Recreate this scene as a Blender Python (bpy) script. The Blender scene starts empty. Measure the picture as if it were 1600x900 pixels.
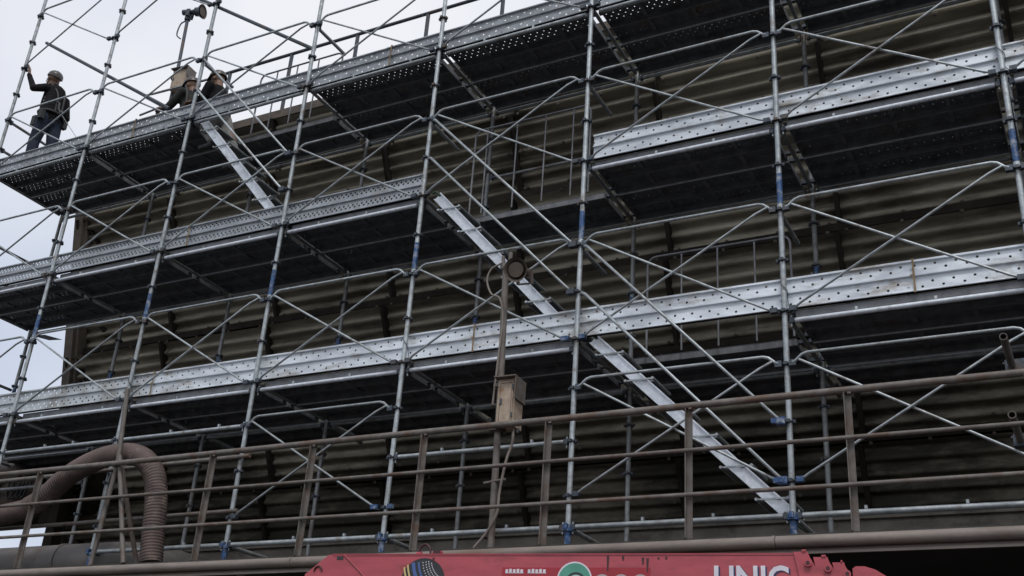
import bpy, bmesh, math, random
from mathutils import Vector, Matrix, noise
random.seed(7)
S = bpy.context.scene
COL = S.collection

# ------------------------------------------------------------------ camera
cam_d = bpy.data.cameras.new("camera"); cam = bpy.data.objects.new("camera", cam_d); COL.objects.link(cam)
M = Matrix(((0.88451956, 0.14317038, 0.4439903, 13.1721),
            (0.46166806, -0.4053184, -0.78903714, -8.2374),
            (0.06699069, 0.90289492, -0.42460924, -3.8107),
            (0, 0, 0, 1)))
cam.matrix_world = M
cam_d.sensor_width = 36.0
cam_d.lens = 1722.5 / 1600 * 36.0
cam_d.clip_start = 0.05; cam_d.clip_end = 3000
S.camera = cam
S.render.resolution_x = 1024; S.render.resolution_y = 576

# ------------------------------------------------------------------ world, sun, exposure
SUN_EL, SUN_AZ = math.radians(58), math.radians(150)      # azimuth from +Y towards +X : behind the camera, to the right
w = bpy.data.worlds.new("World"); S.world = w; w.use_nodes = True
nt = w.node_tree; nt.nodes.clear()
wo = nt.nodes.new("ShaderNodeOutputWorld"); bg = nt.nodes.new("ShaderNodeBackground")
sky = nt.nodes.new("ShaderNodeTexSky"); sky.sky_type = 'NISHITA'; sky.sun_disc = False
sky.sun_elevation = SUN_EL; sky.sun_rotation = SUN_AZ
tc = nt.nodes.new("ShaderNodeTexCoord")
nz = nt.nodes.new("ShaderNodeTexNoise"); nz.inputs['Scale'].default_value = 2.2; nz.inputs['Detail'].default_value = 5
rp = nt.nodes.new("ShaderNodeValToRGB")
rp.color_ramp.elements[0].position = .30; rp.color_ramp.elements[0].color = (5.9, 6.6, 8.0, 1)
rp.color_ramp.elements[1].position = .62; rp.color_ramp.elements[1].color = (9.2, 9.3, 9.8, 1)
mx = nt.nodes.new("ShaderNodeMix"); mx.data_type = 'RGBA'; mx.inputs[0].default_value = .94
nt.links.new(tc.outputs['Generated'], nz.inputs['Vector'])
sx = nt.nodes.new("ShaderNodeSeparateXYZ"); nt.links.new(tc.outputs['Generated'], sx.inputs[0])     # a thicker cloud bank towards -X
mr = nt.nodes.new("ShaderNodeMapRange"); mr.inputs['From Min'].default_value = -.86; mr.inputs['From Max'].default_value = -.50; mr.inputs['To Min'].default_value = -.16; mr.inputs['To Max'].default_value = .09
nt.links.new(sx.outputs[0], mr.inputs['Value']); ad = nt.nodes.new("ShaderNodeMath"); nt.links.new(mr.outputs[0], ad.inputs[0]); nt.links.new(nz.outputs['Fac'], ad.inputs[1])
nt.links.new(ad.outputs[0], rp.inputs['Fac'])
nt.links.new(sky.outputs['Color'], mx.inputs[6]); nt.links.new(rp.outputs['Color'], mx.inputs[7])
nt.links.new(mx.outputs[2], bg.inputs['Color']); bg.inputs['Strength'].default_value = .1
nt.links.new(bg.outputs[0], wo.inputs[0])
sd = bpy.data.lights.new("sun", 'SUN'); sd.energy = 1.5; sd.angle = math.radians(14); sd.color = (1.0, .97, .93)
sun = bpy.data.objects.new("sun", sd); COL.objects.link(sun)
dirv = Vector((math.sin(SUN_AZ) * math.cos(SUN_EL), math.cos(SUN_AZ) * math.cos(SUN_EL), math.sin(SUN_EL)))
sun.rotation_euler = (-dirv).to_track_quat('-Z', 'Y').to_euler()
S.view_settings.view_transform = 'Standard'; S.view_settings.look = 'None'
S.view_settings.exposure = 0.0; S.view_settings.gamma = 1.0

# ------------------------------------------------------------------ materials
class NT:
    """little node helper"""
    def __init__(s, m): s.m = m; m.use_nodes = True; s.t = m.node_tree; s.b = s.t.nodes['Principled BSDF']; s.o = s.t.nodes['Material Output']
    def n(s, ty, **k):
        a = s.t.nodes.new(ty)
        for x, v in k.items():
            if x[0] == '_': a.inputs[x[1:].replace('_', ' ')].default_value = v
            else: setattr(a, x, v)
        return a
    def l(s, a, b): s.t.links.new(a, b)
    def math(s, op, a, b=0.0):
        q = s.n("ShaderNodeMath", operation=op)
        for i, v in enumerate((a, b)):
            if hasattr(v, 'links') or hasattr(v, 'is_linked'): s.l(v, q.inputs[i])
            else: q.inputs[i].default_value = v
        return q.outputs[0]

def mat(name, c1, c2=None, rough=.6, metal=0.0, scale=6.0, stain=None, stain_amt=.5, stain_scale=3.0, stretch=(1, 1, 1), bump=.15, bscale=40, holes=None, detail=6, rvar=.12, world=True, vary=0.0, algae_shade=False):
    m = bpy.data.materials.new(name); k = NT(m)
    c2 = c2 or tuple(x * .72 for x in c1)
    t = k.n("ShaderNodeTexCoord"); g = k.n("ShaderNodeNewGeometry")
    src = g.outputs['Position'] if world else t.outputs['Object']
    mp = k.n("ShaderNodeMapping"); mp.inputs['Scale'].default_value = stretch; k.l(src, mp.inputs['Vector'])
    n1 = k.n("ShaderNodeTexNoise", _Scale=scale, _Detail=float(detail), _Roughness=.65); k.l(mp.outputs[0], n1.inputs['Vector'])
    r = k.n("ShaderNodeValToRGB"); r.color_ramp.elements[0].position = .35; r.color_ramp.elements[1].position = .65
    r.color_ramp.elements[0].color = (*c2, 1); r.color_ramp.elements[1].color = (*c1, 1); k.l(n1.outputs['Fac'], r.inputs['Fac'])
    col = r.outputs['Color']
    if stain:
        n2 = k.n("ShaderNodeTexNoise", _Scale=stain_scale, _Detail=8.0, _Roughness=.7); k.l(mp.outputs[0], n2.inputs['Vector'])
        r2 = k.n("ShaderNodeValToRGB"); r2.color_ramp.elements[0].position = .62 - .22 * stain_amt; r2.color_ramp.elements[1].position = .74 - .12 * stain_amt
        k.l(n2.outputs['Fac'], r2.inputs['Fac'])
        x = k.n("ShaderNodeMix", data_type='RGBA'); k.l(r2.outputs['Color'], x.inputs[0]); k.l(col, x.inputs[6]); x.inputs[7].default_value = (*stain, 1)
        col = x.outputs[2]
        if metal > 0:
            mm = k.math('MULTIPLY', k.math('SUBTRACT', 1.0, r2.outputs['Color']), metal); k.l(mm, k.b.inputs['Metallic'])
    elif metal: k.b.inputs['Metallic'].default_value = metal
    if algae_shade:                                   # black-green growth blotches; their height ramp paints shade onto the lower rows
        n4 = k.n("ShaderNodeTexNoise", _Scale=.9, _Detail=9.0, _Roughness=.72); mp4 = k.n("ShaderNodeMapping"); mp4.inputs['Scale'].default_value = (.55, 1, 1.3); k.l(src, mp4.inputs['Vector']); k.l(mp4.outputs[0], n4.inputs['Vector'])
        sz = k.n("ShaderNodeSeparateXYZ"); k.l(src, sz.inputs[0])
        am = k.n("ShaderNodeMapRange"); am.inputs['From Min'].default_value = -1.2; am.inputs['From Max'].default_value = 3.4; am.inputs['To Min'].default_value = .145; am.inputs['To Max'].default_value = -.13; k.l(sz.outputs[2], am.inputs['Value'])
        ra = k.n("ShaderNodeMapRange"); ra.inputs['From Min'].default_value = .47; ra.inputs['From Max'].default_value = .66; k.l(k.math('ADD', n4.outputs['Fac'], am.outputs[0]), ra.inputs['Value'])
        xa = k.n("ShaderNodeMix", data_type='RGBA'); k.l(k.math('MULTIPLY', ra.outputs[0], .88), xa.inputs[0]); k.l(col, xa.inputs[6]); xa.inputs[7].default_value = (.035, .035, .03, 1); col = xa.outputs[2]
    if vary:
        oi = k.n("ShaderNodeObjectInfo"); hs = k.n("ShaderNodeHueSaturation"); k.l(col, hs.inputs['Color'])
        k.l(k.math('ADD', k.math('MULTIPLY', oi.outputs['Random'], 2 * vary), 1 - vary), hs.inputs['Value']); col = hs.outputs['Color']
    k.l(col, k.b.inputs['Base Color'])
    rr = k.math('ADD', k.math('MULTIPLY', n1.outputs['Fac'], rvar * 2), rough - rvar); k.l(rr, k.b.inputs['Roughness'])
    if bump:
        n3 = k.n("ShaderNodeTexNoise", _Scale=float(bscale), _Detail=4.0); k.l(src, n3.inputs['Vector'])
        bp = k.n("ShaderNodeBump", _Strength=bump, _Distance=.01); k.l(n3.outputs['Fac'], bp.inputs['Height']); k.l(bp.outputs[0], k.b.inputs['Normal'])
    if holes:                                   # rows of punched holes: (axis, position, offset), period, radius
        axis, rows, P, rad = holes
        sp = k.n("ShaderNodeSeparateXYZ"); k.l(t.outputs['Object'], sp.inputs[0])
        X = sp.outputs[0]; Z = sp.outputs[axis]
        tot = None
        for pos, off in rows:
            dx = k.math('MULTIPLY', k.math('SUBTRACT', k.math('FRACT', k.math('DIVIDE', k.math('ADD', X, off + 50 * P), P)), .5), P)
            dz = k.math('SUBTRACT', Z, pos)
            d2 = k.math('ADD', k.math('MULTIPLY', dx, dx), k.math('MULTIPLY', dz, dz))
            h = k.math('LESS_THAN', d2, rad * rad)
            tot = h if tot is None else k.math('MAXIMUM', tot, h)
        tr = k.n("ShaderNodeBsdfTransparent"); ms = k.n("ShaderNodeMixShader")
        k.l(tot, ms.inputs[0]); k.l(k.b.outputs[0], ms.inputs[1]); k.l(tr.outputs[0], ms.inputs[2]); k.l(ms.outputs[0], k.o.inputs['Surface'])
    return m

def plain(name, c, rough=.6, metal=0.0): return mat(name, c, tuple(x * .8 for x in c), rough, metal, bump=0)

GALV = mat("galvanised_steel", (.42, .46, .48), (.26, .29, .31), .45, .5, 14, stain=(.17, .145, .12), stain_amt=.4, stain_scale=6, vary=.16)
GALV_D = mat("weathered_and_shaded_galvanised_steel", (.31, .325, .335), (.18, .19, .197), .5, .4, 16, stain=(.12, .10, .08), stain_amt=.4, vary=.15)
BRIGHT = mat("bright_galvanised_sheet", (.70, .75, .81), (.52, .56, .62), .4, .3, 18, stain=(.32, .33, .34), stain_amt=.25, stain_scale=4)
CLAMPM = mat("dark_clamp_steel", (.085, .10, .12), (.045, .055, .07), .5, .5, 30, stain=(.10, .065, .04), stain_amt=.4)
BLUE = mat("blue_paint_on_steel", (.03, .095, .25), (.018, .05, .13), .5, .1, 20, stain=(.34, .37, .40), stain_amt=.55, stain_scale=14)
TRW = [(.232, 0.0), (.192, .0775), (.082, .03), (.040, .1075)]
TOE = mat("perforated_galvanised_toe_board", (.70, .76, .82), (.50, .54, .59), .5, .25, 5, stain=(.27, .25, .22), stain_amt=.42, stain_scale=4, stretch=(.5, 1, 1.5), vary=.08, holes=(2, TRW, .155, .0105))
TRW2 = [(.232, 0.0), (.205, .03), (.082, .01), (.052, .04)]
TOE4 = mat("greyer_perforated_toe_board", (.50, .54, .57), (.34, .37, .39), .5, .3, 6, stain=(.22, .21, .19), stain_amt=.5, stain_scale=3.5, holes=(2, [(.232, 0), (.192, .05), (.082, .02), (.040, .07)], .10, .0115), vary=.1)
TOE3 = mat("backlit_perforated_toe_board", (.33, .36, .39), (.22, .24, .265), .5, .3, 10, stain=(.16, .16, .155), stain_amt=.4, stain_scale=3, holes=(2, TRW, .155, .0105))  # darker tone paints in the backlit look of the top-lift boards
TOE2 = mat("closely_perforated_toe_board", (.36, .39, .43), (.25, .275, .30), .5, .3, 10, stain=(.26, .25, .24), stain_amt=.35, stain_scale=3, holes=(2, TRW2, .06, .0125))
PRW = [(.06, 0), (.11, .04), (.16, 0), (.21, .04), (.33, 0), (.38, .04), (.43, 0), (.48, .04)]
PLANK = mat("perforated_plank_steel", (.15, .165, .19), (.08, .088, .105), .6, .25, 9, stain=(.10, .075, .055), stain_amt=.4, holes=(1, PRW, .08, .0075))
PLANKS_ = mat("plank_flange_steel", (.20, .21, .225), (.11, .115, .125), .6, .3, 9)
LOUV = mat("weathered_fibre_cement", (.37, .34, .27), (.20, .183, .146), .85, 0, 3.5, stain=(.07, .062, .05), stain_amt=.5, stain_scale=1.6, stretch=(.35, 1, 1.6), bump=.3, bscale=25, vary=.2, algae_shade=True)
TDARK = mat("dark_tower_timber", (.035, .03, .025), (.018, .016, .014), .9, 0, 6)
TCOL = mat("brown_tower_column", (.13, .105, .085), (.07, .06, .05), .85, 0, 5, stain=(.04, .035, .03), stain_amt=.5)
RAILM = mat("rusty_taupe_railing_paint", (.165, .150, .138), (.095, .086, .079), .65, .05, 9, stain=(.10, .06, .04), stain_amt=.6, stain_scale=7, vary=.1)
KERB = mat("kerb_pipe_paint", (.24, .205, .182), (.15, .127, .112), .6, .05, 7, stain=(.15, .10, .07), stain_amt=.4, stain_scale=4, stretch=(.3, 1, 1))
HOSE = mat("brown_rubber_hose", (.125, .088, .080), (.075, .056, .052), .75, 0, 6, stain=(.22, .18, .15), stain_amt=.35, stain_scale=5)
PIPEG = mat("grey_painted_pipe", (.17, .16, .155), (.115, .108, .105), .6, .05, 5, stain=(.10, .075, .06), stain_amt=.35)
BEIGE = mat("weathered_beige_box_paint", (.42, .34, .26), (.28, .22, .165), .6, 0, 12, stain=(.22, .13, .07), stain_amt=.45, stain_scale=9)
CONC = mat("stained_concrete", (.27, .25, .215), (.17, .155, .135), .9, 0, 3, stain=(.07, .062, .055), stain_amt=.5, stain_scale=2)
GROUND = mat("yard_concrete", (.075, .073, .07), (.05, .048, .046), .9, 0, .8, stain=(.07, .065, .06), stain_amt=.4, stain_scale=.5, bump=.3, bscale=8)
RED = mat("red_crane_paint", (.45, .078, .102), (.35, .056, .075), .42, 0, 5, stain=(.24, .05, .055), stain_amt=.4, stain_scale=6, stretch=(.5, 1, 2), bump=.04)
DRIP = plain("dark_grease", (.05, .012, .014), .4)
WHITE = mat("white_lettering", (.72, .70, .76), (.6, .58, .66), .5, bump=0)
NAVY = plain("navy_lettering_edge", (.03, .035, .12), .5)
GREENL = mat("green_emblem", (.09, .33, .25), (.07, .27, .20), .5, bump=0)
LGREY = plain("pale_grey_print", (.42, .40, .42), .5)
BLACKP = plain("black_print", (.025, .027, .03), .5)
YELL = plain("yellow_print", (.62, .50, .22), .5)
BLUEP = plain("blue_print", (.07, .13, .35), .5)
OCHRE = mat("rusty_yellow_strap", (.30, .22, .11), (.16, .11, .06), .7, .1, 25, stain=(.16, .08, .04), stain_amt=.5, stain_scale=20)
GREENP = mat("green_hook_paint", (.025, .06, .035), (.02, .04, .025), .6, 0, 10)
BLACK = plain("black_rubber", (.018, .018, .02), .6)
CABLE = mat("grey_cable_sheath", (.22, .19, .165), (.16, .135, .12), .6, 0, 20, bump=0)
SKIN = mat("skin", (.21, .12, .08), (.16, .09, .06), .55, 0, 20, bump=0)
DARKC = mat("dark_workwear", (.016, .015, .017), (.009, .009, .010), .85, 0, 9, bump=.5, bscale=18)
OLIVE = mat("grey_green_workwear", (.045, .047, .043), (.028, .03, .028), .85, 0, 9, bump=.5, bscale=18)
JEANS = mat("blue_grey_trousers", (.035, .045, .068), (.02, .026, .04), .85, 0, 8, bump=.5, bscale=20)
PALET = mat("pale_grey_trousers", (.30, .30, .29), (.21, .21, .20), .85, 0, 8, bump=.5, bscale=20)
HELM = mat("scuffed_helmet_shell", (.09, .08, .075), (.045, .04, .038), .35, 0, 10, bump=0)
HELMD = mat("dark_helmet_shell", (.06, .05, .045), (.035, .03, .027), .4, 0, 10, bump=0)

for m_ in (DARKC, OLIVE, JEANS, PALET, TDARK, GROUND, LOUV): m_.node_tree.nodes['Principled BSDF'].inputs['Specular IOR Level'].default_value = .12

# ------------------------------------------------------------------ mesh helpers
class MB:
    def __init__(s): s.v = []; s.f = []; s.m = []; s.sm = []; s.mats = []
    def mi(s, m):
        if m not in s.mats: s.mats.append(m)
        return s.mats.index(m)
    def add(s, vs, fs, m, smooth=False):
        b = len(s.v); i = s.mi(m); s.v += [tuple(v) for v in vs]
        for f in fs: s.f.append(tuple(b + q for q in f)); s.m.append(i); s.sm.append(smooth)
        return s
    def box(s, lo, hi, m, mtx=None):
        x0, y0, z0 = lo; x1, y1, z1 = hi
        v = [Vector(p) for p in ((x0, y0, z0), (x1, y0, z0), (x1, y1, z0), (x0, y1, z0), (x0, y0, z1), (x1, y0, z1), (x1, y1, z1), (x0, y1, z1))]
        if mtx: v = [mtx @ q for q in v]
        return s.add(v, [(0, 3, 2, 1), (4, 5, 6, 7), (0, 1, 5, 4), (1, 2, 6, 5), (2, 3, 7, 6), (3, 0, 4, 7)], m)
    def tube(s, pts, r, m, n=8, cap=True, up=None):
        pts = [Vector(p) for p in pts]; rs = r if isinstance(r, (list, tuple)) else [r] * len(pts)
        N = len(pts); vs = []
        t0 = (pts[1] - pts[0]).normalized()
        a = t0.orthogonal().normalized() if up is None else (Vector(up) - t0 * t0.dot(Vector(up))).normalized()
        for i, p in enumerate(pts):
            if i == 0: t = pts[1] - pts[0]
            elif i == N - 1: t = pts[-1] - pts[-2]
            else: t = (pts[i + 1] - p).normalized() + (p - pts[i - 1]).normalized()
            t.normalize(); a = (a - t * t.dot(a)).normalized(); b = t.cross(a)
            for j in range(n):
                q = 2 * math.pi * j / n; vs.append(p + (a * math.cos(q) + b * math.sin(q)) * rs[i])
        fs = [(i * n + j, i * n + (j + 1) % n, (i + 1) * n + (j + 1) % n, (i + 1) * n + j) for i in range(N - 1) for j in range(n)]
        s.add(vs, fs, m, True)
        if cap: s.add(vs[:n] + vs[-n:], [tuple(range(n - 1, -1, -1)), tuple(range(n, 2 * n))], m)
        return s
    def prism(s, poly, y0, y1, m, mtx=None):                # polygon in (x,z) extruded along y
        n = len(poly); v = [Vector((x, y0, z)) for x, z in poly] + [Vector((x, y1, z)) for x, z in poly]
        if mtx: v = [mtx @ q for q in v]
        fs = [tuple(range(n)), tuple(range(2 * n - 1, n - 1, -1))] + [(i, i + n, (i + 1) % n + n, (i + 1) % n) for i in range(n)]
        return s.add(v, fs, m)
    def extrude_x(s, prof, x0, x1, m, smooth=False, close=False):   # profile in (y,z) along x
        n = len(prof); v = [(x0, y, z) for y, z in prof] + [(x1, y, z) for y, z in prof]
        r = range(n if close else n - 1)
        fs = [(i, (i + 1) % n, (i + 1) % n + n, i + n) for i in r]
        return s.add(v, fs, m, smooth)
    def mesh(s, name):
        me = bpy.data.meshes.new(name); me.from_pydata(s.v, [], s.f)
        for m in s.mats: me.materials.append(m)
        for p, i, sm in zip(me.polygons, s.m, s.sm): p.material_index = i; p.use_smooth = sm
        me.update(); return me
    def build(s, name, parent=None, loc=(0, 0, 0), rot=None): return put(name, s.mesh(name), parent, loc, rot)

def put(name, me, parent=None, loc=(0, 0, 0), rot=None, scale=None):
    o = bpy.data.objects.new(name, me); COL.objects.link(o); o.location = loc
    if rot: o.rotation_euler = rot
    if scale: o.scale = scale
    if parent: o.parent = parent
    return o
def tag(o, label, cat, group=None):
    o['label'] = label; o['category'] = cat
    if group: o['group'] = group
    return o
def thing(name, label, cat, loc=(0, 0, 0), rot=None, group=None):
    o = put(name, None, None, loc, rot); o.empty_display_size = .2
    return tag(o, label, cat, group)
def struct(o, kind='structure'): o['kind'] = kind; return o
def solid(me_prof, t): pass
def smooth_curve(pts, n=6):                                  # Catmull-Rom
    P = [Vector(p) for p in pts]; P = [P[0] * 2 - P[1]] + P + [P[-1] * 2 - P[-2]]; out = []
    for i in range(1, len(P) - 2):
        for k in range(n):
            t = k / n; a, b, c, d = P[i - 1:i + 3]
            out.append(.5 * ((2 * b) + (c - a) * t + (2 * a - 5 * b + 4 * c - d) * t * t + (3 * b - a - 3 * c + d) * t ** 3))
    out.append(P[-2]); return out

# ------------------------------------------------------------------ levels and bays (metres; z = 0 is the lowest planked lift)
XS = [0, 1.852, 3.712, 5.548, 7.391, 9.237, 11.11, 12.974, 14.83]
ZK = {-3: -1.423, -2: -.948, -1: -.467, 0: 0, 1: .466, 2: .949, 3: 1.397, 4: 1.859, 5: 2.325, 6: 2.801, 7: 3.249, 8: 3.736, 9: 4.173, 10: 4.649, 11: 5.104, 12: 5.564, 13: 6.046, 14: 6.532, 15: 7.0, 16: 7.47}
W = 1.27; FLOOR = -1.97; BASE = -1.69
GZ = -5.42

# ------------------------------------------------------------------ ground and raised platform
g = MB(); n = 40
for i in range(n + 1):
    for j in range(n + 1):
        x = -600 + 1200 * i / n; y = -600 + 1200 * j / n; g.v.append((x, y, GZ))
g.mats = [GROUND]
for i in range(n):
    for j in range(n):
        a = i * (n + 1) + j; g.f.append((a, a + n + 1, a + n + 2, a + 1)); g.m.append(0); g.sm.append(False)
struct(g.build("ground"))
pl = MB(); pl.box((-6, -.60, FLOOR - .14), (22, 9, FLOOR), GROUND)
struct(pl.build("platform"))
pw = MB(); pw.box((-5.8, 1.9, GZ - .2), (21.8, 8.9, FLOOR - .143), TDARK)
struct(pw.build("plinth_wall"))
for i in range(8):
    b = MB(); b.box((-.12, -.12, 0), (.12, .12, FLOOR - .146 - GZ), CONC)
    b.box((-.2, -.2, 0), (.2, .2, .06), CONC)
    struct(b.build("platform_column", None, (-4.6 + 3.6 * i, -.25, GZ)))

# ------------------------------------------------------------------ cooling tower with corrugated louvres
def fy(z): return 2.3 - .2 * z
tower = thing("cooling_tower", "long brown cooling tower with rows of sloping corrugated louvres behind the scaffold", "cooling tower", (10, 4, FLOOR))
def tput(mb, name): o = mb.build(name, tower, (-10, -4, -FLOOR)); return o
TOPS = [4.60, 3.80, 2.75, 1.72, .67, -.40]
def louvre_mesh(drop, inn, seed):
    mb = MB(); L = math.hypot(drop, inn); ux = Vector((0, inn / L, -drop / L)); nx = Vector((0, -drop / L, -inn / L))
    nw = max(2, round(L / .150)); ns = nw * 6; prof = []; A = .050
    for i in range(ns + 1):
        t = L * i / ns; h = A * math.cos(2 * math.pi * i / 6); p = ux * t + nx * h; prof.append((p.y, p.z))
    back = [(y + .012, z + .004) for y, z in prof]
    x0, x1 = -.93, .93
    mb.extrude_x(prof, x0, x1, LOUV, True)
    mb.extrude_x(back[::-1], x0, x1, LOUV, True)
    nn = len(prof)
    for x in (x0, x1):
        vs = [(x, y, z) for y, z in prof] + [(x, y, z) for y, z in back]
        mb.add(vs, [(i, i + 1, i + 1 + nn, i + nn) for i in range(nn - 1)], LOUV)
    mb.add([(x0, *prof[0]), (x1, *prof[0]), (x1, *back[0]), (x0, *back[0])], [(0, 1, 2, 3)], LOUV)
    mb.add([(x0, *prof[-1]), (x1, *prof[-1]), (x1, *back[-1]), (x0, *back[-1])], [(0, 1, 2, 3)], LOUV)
    for row in (0, 3, 6):                                      # hook bolts with washers on the ridges
        if (row + .0) * .15 > L: continue
        t = row * L / nw; p = ux * t + nx * (A + .004)
        for x in (-.82, -.28, .28, .82):
            mb.tube([(x, p.y, p.z), (x, p.y + nx.y * .012, p.z + nx.z * .012)], [.022, .014], TCOL, 6)
    return mb.mesh("louver_panel")
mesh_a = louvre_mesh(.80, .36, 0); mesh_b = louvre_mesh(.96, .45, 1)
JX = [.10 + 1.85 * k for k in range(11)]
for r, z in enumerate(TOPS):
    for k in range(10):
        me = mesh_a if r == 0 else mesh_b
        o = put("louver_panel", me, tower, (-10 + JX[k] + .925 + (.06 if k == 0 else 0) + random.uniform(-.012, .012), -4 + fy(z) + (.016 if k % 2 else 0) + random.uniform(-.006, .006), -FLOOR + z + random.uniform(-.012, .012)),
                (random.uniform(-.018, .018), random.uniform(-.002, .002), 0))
# rafters that carry the sheets, slightly proud at each joint, with the little angle cleats
for k, x in enumerate(JX):
    for r, z in enumerate(TOPS):
        dz, dy = (.80, .36) if r == 0 else (.96, .45)
        b = MB(); a0 = Vector((x - .022, fy(z) - .085, z - .05)); a1 = a0 + Vector((0, dy * .93, -dz * .93))
        d = Vector((0, dz, dy)).normalized() * .10
        v = [a0, a0 + Vector((.045, 0, 0)), a0 + Vector((.045, 0, 0)) + d, a0 + d, a1, a1 + Vector((.045, 0, 0)), a1 + Vector((.045, 0, 0)) + d, a1 + d]
        b.add(v, [(0, 1, 2, 3), (4, 7, 6, 5), (0, 4, 5, 1), (1, 5, 6, 2), (2, 6, 7, 3), (3, 7, 4, 0)], TDARK)
        tput(b, "louver_rafter")
for k, x in enumerate(JX):
    b = MB(); 
    if k == 0: continue
    b.prism([(-.1, 0), (.1, 0), (.1, 6.6), (-.1, 6.6)], 0, .2, TDARK)
    o = b.build("column", tower, (-10 + x, -4 + fy(FLOOR) + .62, 0), (math.atan(.2), 0, 0))
# brown end column, flush with the face, and end casing
b = MB(); b.box((.02, 0, 0), (.18, .26, 6.68), TCOL); b.box((.184, .05, 0), (.24, .20, 6.6), TCOL)
b.build("end_column", tower, (-10, -4 + fy(FLOOR) - .06, 0), (math.atan(.2), 0, 0))
for z in TOPS:                                                # dark triangular knee braces beside the end column
    b = MB(); b.tube([(.16, fy(z) + .02, z - .02), (.62, fy(z) + .34, z - .72)], .035, TDARK, 6); tput(b, "knee_brace")
b = MB(); b.prism([(0, 0)], 0, 0, TDARK) if False else None
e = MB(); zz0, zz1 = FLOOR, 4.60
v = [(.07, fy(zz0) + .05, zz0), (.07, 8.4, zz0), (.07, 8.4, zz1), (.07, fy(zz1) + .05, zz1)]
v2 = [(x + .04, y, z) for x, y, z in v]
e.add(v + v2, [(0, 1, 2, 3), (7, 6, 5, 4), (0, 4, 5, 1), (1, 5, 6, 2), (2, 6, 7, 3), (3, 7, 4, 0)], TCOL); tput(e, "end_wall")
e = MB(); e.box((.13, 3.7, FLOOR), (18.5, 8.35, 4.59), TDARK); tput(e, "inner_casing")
e = MB(); e.box((0, fy(4.6) - .05, 4.61), (18.7, 8.5, 4.655), TCOL); tput(e, "roof_slab")
e = MB(); e.box((0, fy(4.6) - .08, 4.54), (18.7, fy(4.6) - .053, 4.665), TCOL); tput(e, "roof_edge_angle")
e = MB(); e.box((0, 2.42, FLOOR), (18.6, 2.66, -1.09), CONC); e.box((0, 2.36, -1.14), (18.6, 2.417, -1.085), CONC); tput(e, "basin_wall")
for z in (2.86, 1.83, .78, -.30):                            # horizontal girts just behind the louvre tops
    e = MB(); e.box((.1, fy(z) + .10, z - .06), (18.5, fy(z) + .2, z + .03), TDARK); tput(e, "girt")

# roof railing
rr = thing("roof_railing", "thin grey two-rail guardrail along the tower roof edge against the sky", "railing", (8, 1.42, 4.8))
def rput(mb, name, par, base): return mb.build(name, par, tuple(-Vector(base)))
rb = (8, 1.42, 4.8)
for nm, z, r in (("top_rail", 5.72, .024), ("middle_rail", 5.29, .017)):
    b = MB(); b.tube([(2.58, 1.42, z), (18, 1.42, z)], r, CLAMPM, 8); rput(b, nm, rr, rb)
for k in range(14):
    b = MB(); x = 2.70 + 1.148 * k; b.box((x - .020, 1.402, 4.655), (x + .020, 1.438, 5.70), CLAMPM); rput(b, "post", rr, rb)

# ------------------------------------------------------------------ scaffold
sc = thing("scaffold", "tall galvanised wedge scaffold with planked lifts and cross-braced guard frames before the tower", "scaffold", (6, .6, FLOOR))
SB = Vector((6, .6, FLOOR))
def sput(mb, name, par=sc): return mb.build(name, par, tuple(-SB) if par is sc else (0, 0, 0))
def sloc(x, y, z): return (x - SB.x, y - SB.y, z - SB.z)

disc = MB()
disc.tube([(0, 0, -.005), (0, 0, .005)], .044, CLAMPM, 12)
for q in range(4):
    m4 = Matrix.Rotation(math.pi / 2 * q, 4, 'Z')
    disc.box((.026, -.016, -.013), (.050, -.011, .012), CLAMPM, m4); disc.box((.026, .011, -.013), (.050, .016, .012), CLAMPM, m4)
    disc.box((.048, -.016, -.013), (.053, .016, .012), CLAMPM, m4)
DISC = disc.mesh("coupling_disc")
wed = MB(); wed.tube([(.045, 0, .0), (.115, 0, .0)], .020, CLAMPM, 8); wed.box((.040, -.006, -.055), (.052, .006, .045), GALV); wed.box((.034, -.020, -.024), (.068, .020, .024), CLAMPM)
WEDGE = wed.mesh("wedge_head")
std = MB(); std.tube([(0, 0, BASE - .02), (0, 0, ZK[2] + .02)], .0243, GALV, 12); std.tube([(0, 0, ZK[2] + .02), (0, 0, ZK[10] + .02)], .0243, GALV, 12); 
std.tube([(0, 0, ZK[10] + .02), (0, 0, ZK[16] + .3)], .0243, GALV, 12)
for kk in (2, 10): std.tube([(0, 0, ZK[kk] + .015), (0, 0, ZK[kk] + .055)], .029, GALV, 12)
STD = std.mesh("standard")
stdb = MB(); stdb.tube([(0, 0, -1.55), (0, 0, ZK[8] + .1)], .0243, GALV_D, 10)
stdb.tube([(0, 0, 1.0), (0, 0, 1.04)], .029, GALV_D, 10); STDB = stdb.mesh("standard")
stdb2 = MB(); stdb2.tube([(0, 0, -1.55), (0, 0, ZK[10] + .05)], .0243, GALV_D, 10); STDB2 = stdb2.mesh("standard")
slv = MB(); slv.tube([(0, 0, ZK[2] + .06), (0, 0, ZK[2] + .36)], .0255, BLUE, 12); SLV = slv.mesh("painted_sleeve")
slvb = MB(); slvb.tube([(0, 0, .80), (0, 0, 1.02)], .0262, BLUE, 12); SLVB = slvb.mesh("painted_sleeve")
jk = MB(); jk.tube([(0, 0, FLOOR + .01), (0, 0, BASE - .02)], .028, BLUE, 10); jk.box((-.07, -.07, FLOOR + .002), (.07, .07, FLOOR + .012), CLAMPM)
jk.tube([(0, 0, BASE - .035), (0, 0, BASE - .01)], .052, BLUE, 8)
for q in range(4):
    m4 = Matrix.Rotation(math.pi / 2 * q, 4, 'Z') @ Matrix.Translation((0, 0, BASE)); jk.box((.02, -.015, -.024), (.062, .015, .024), BLUE, m4)
JK = jk.mesh("base_collar")
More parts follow.
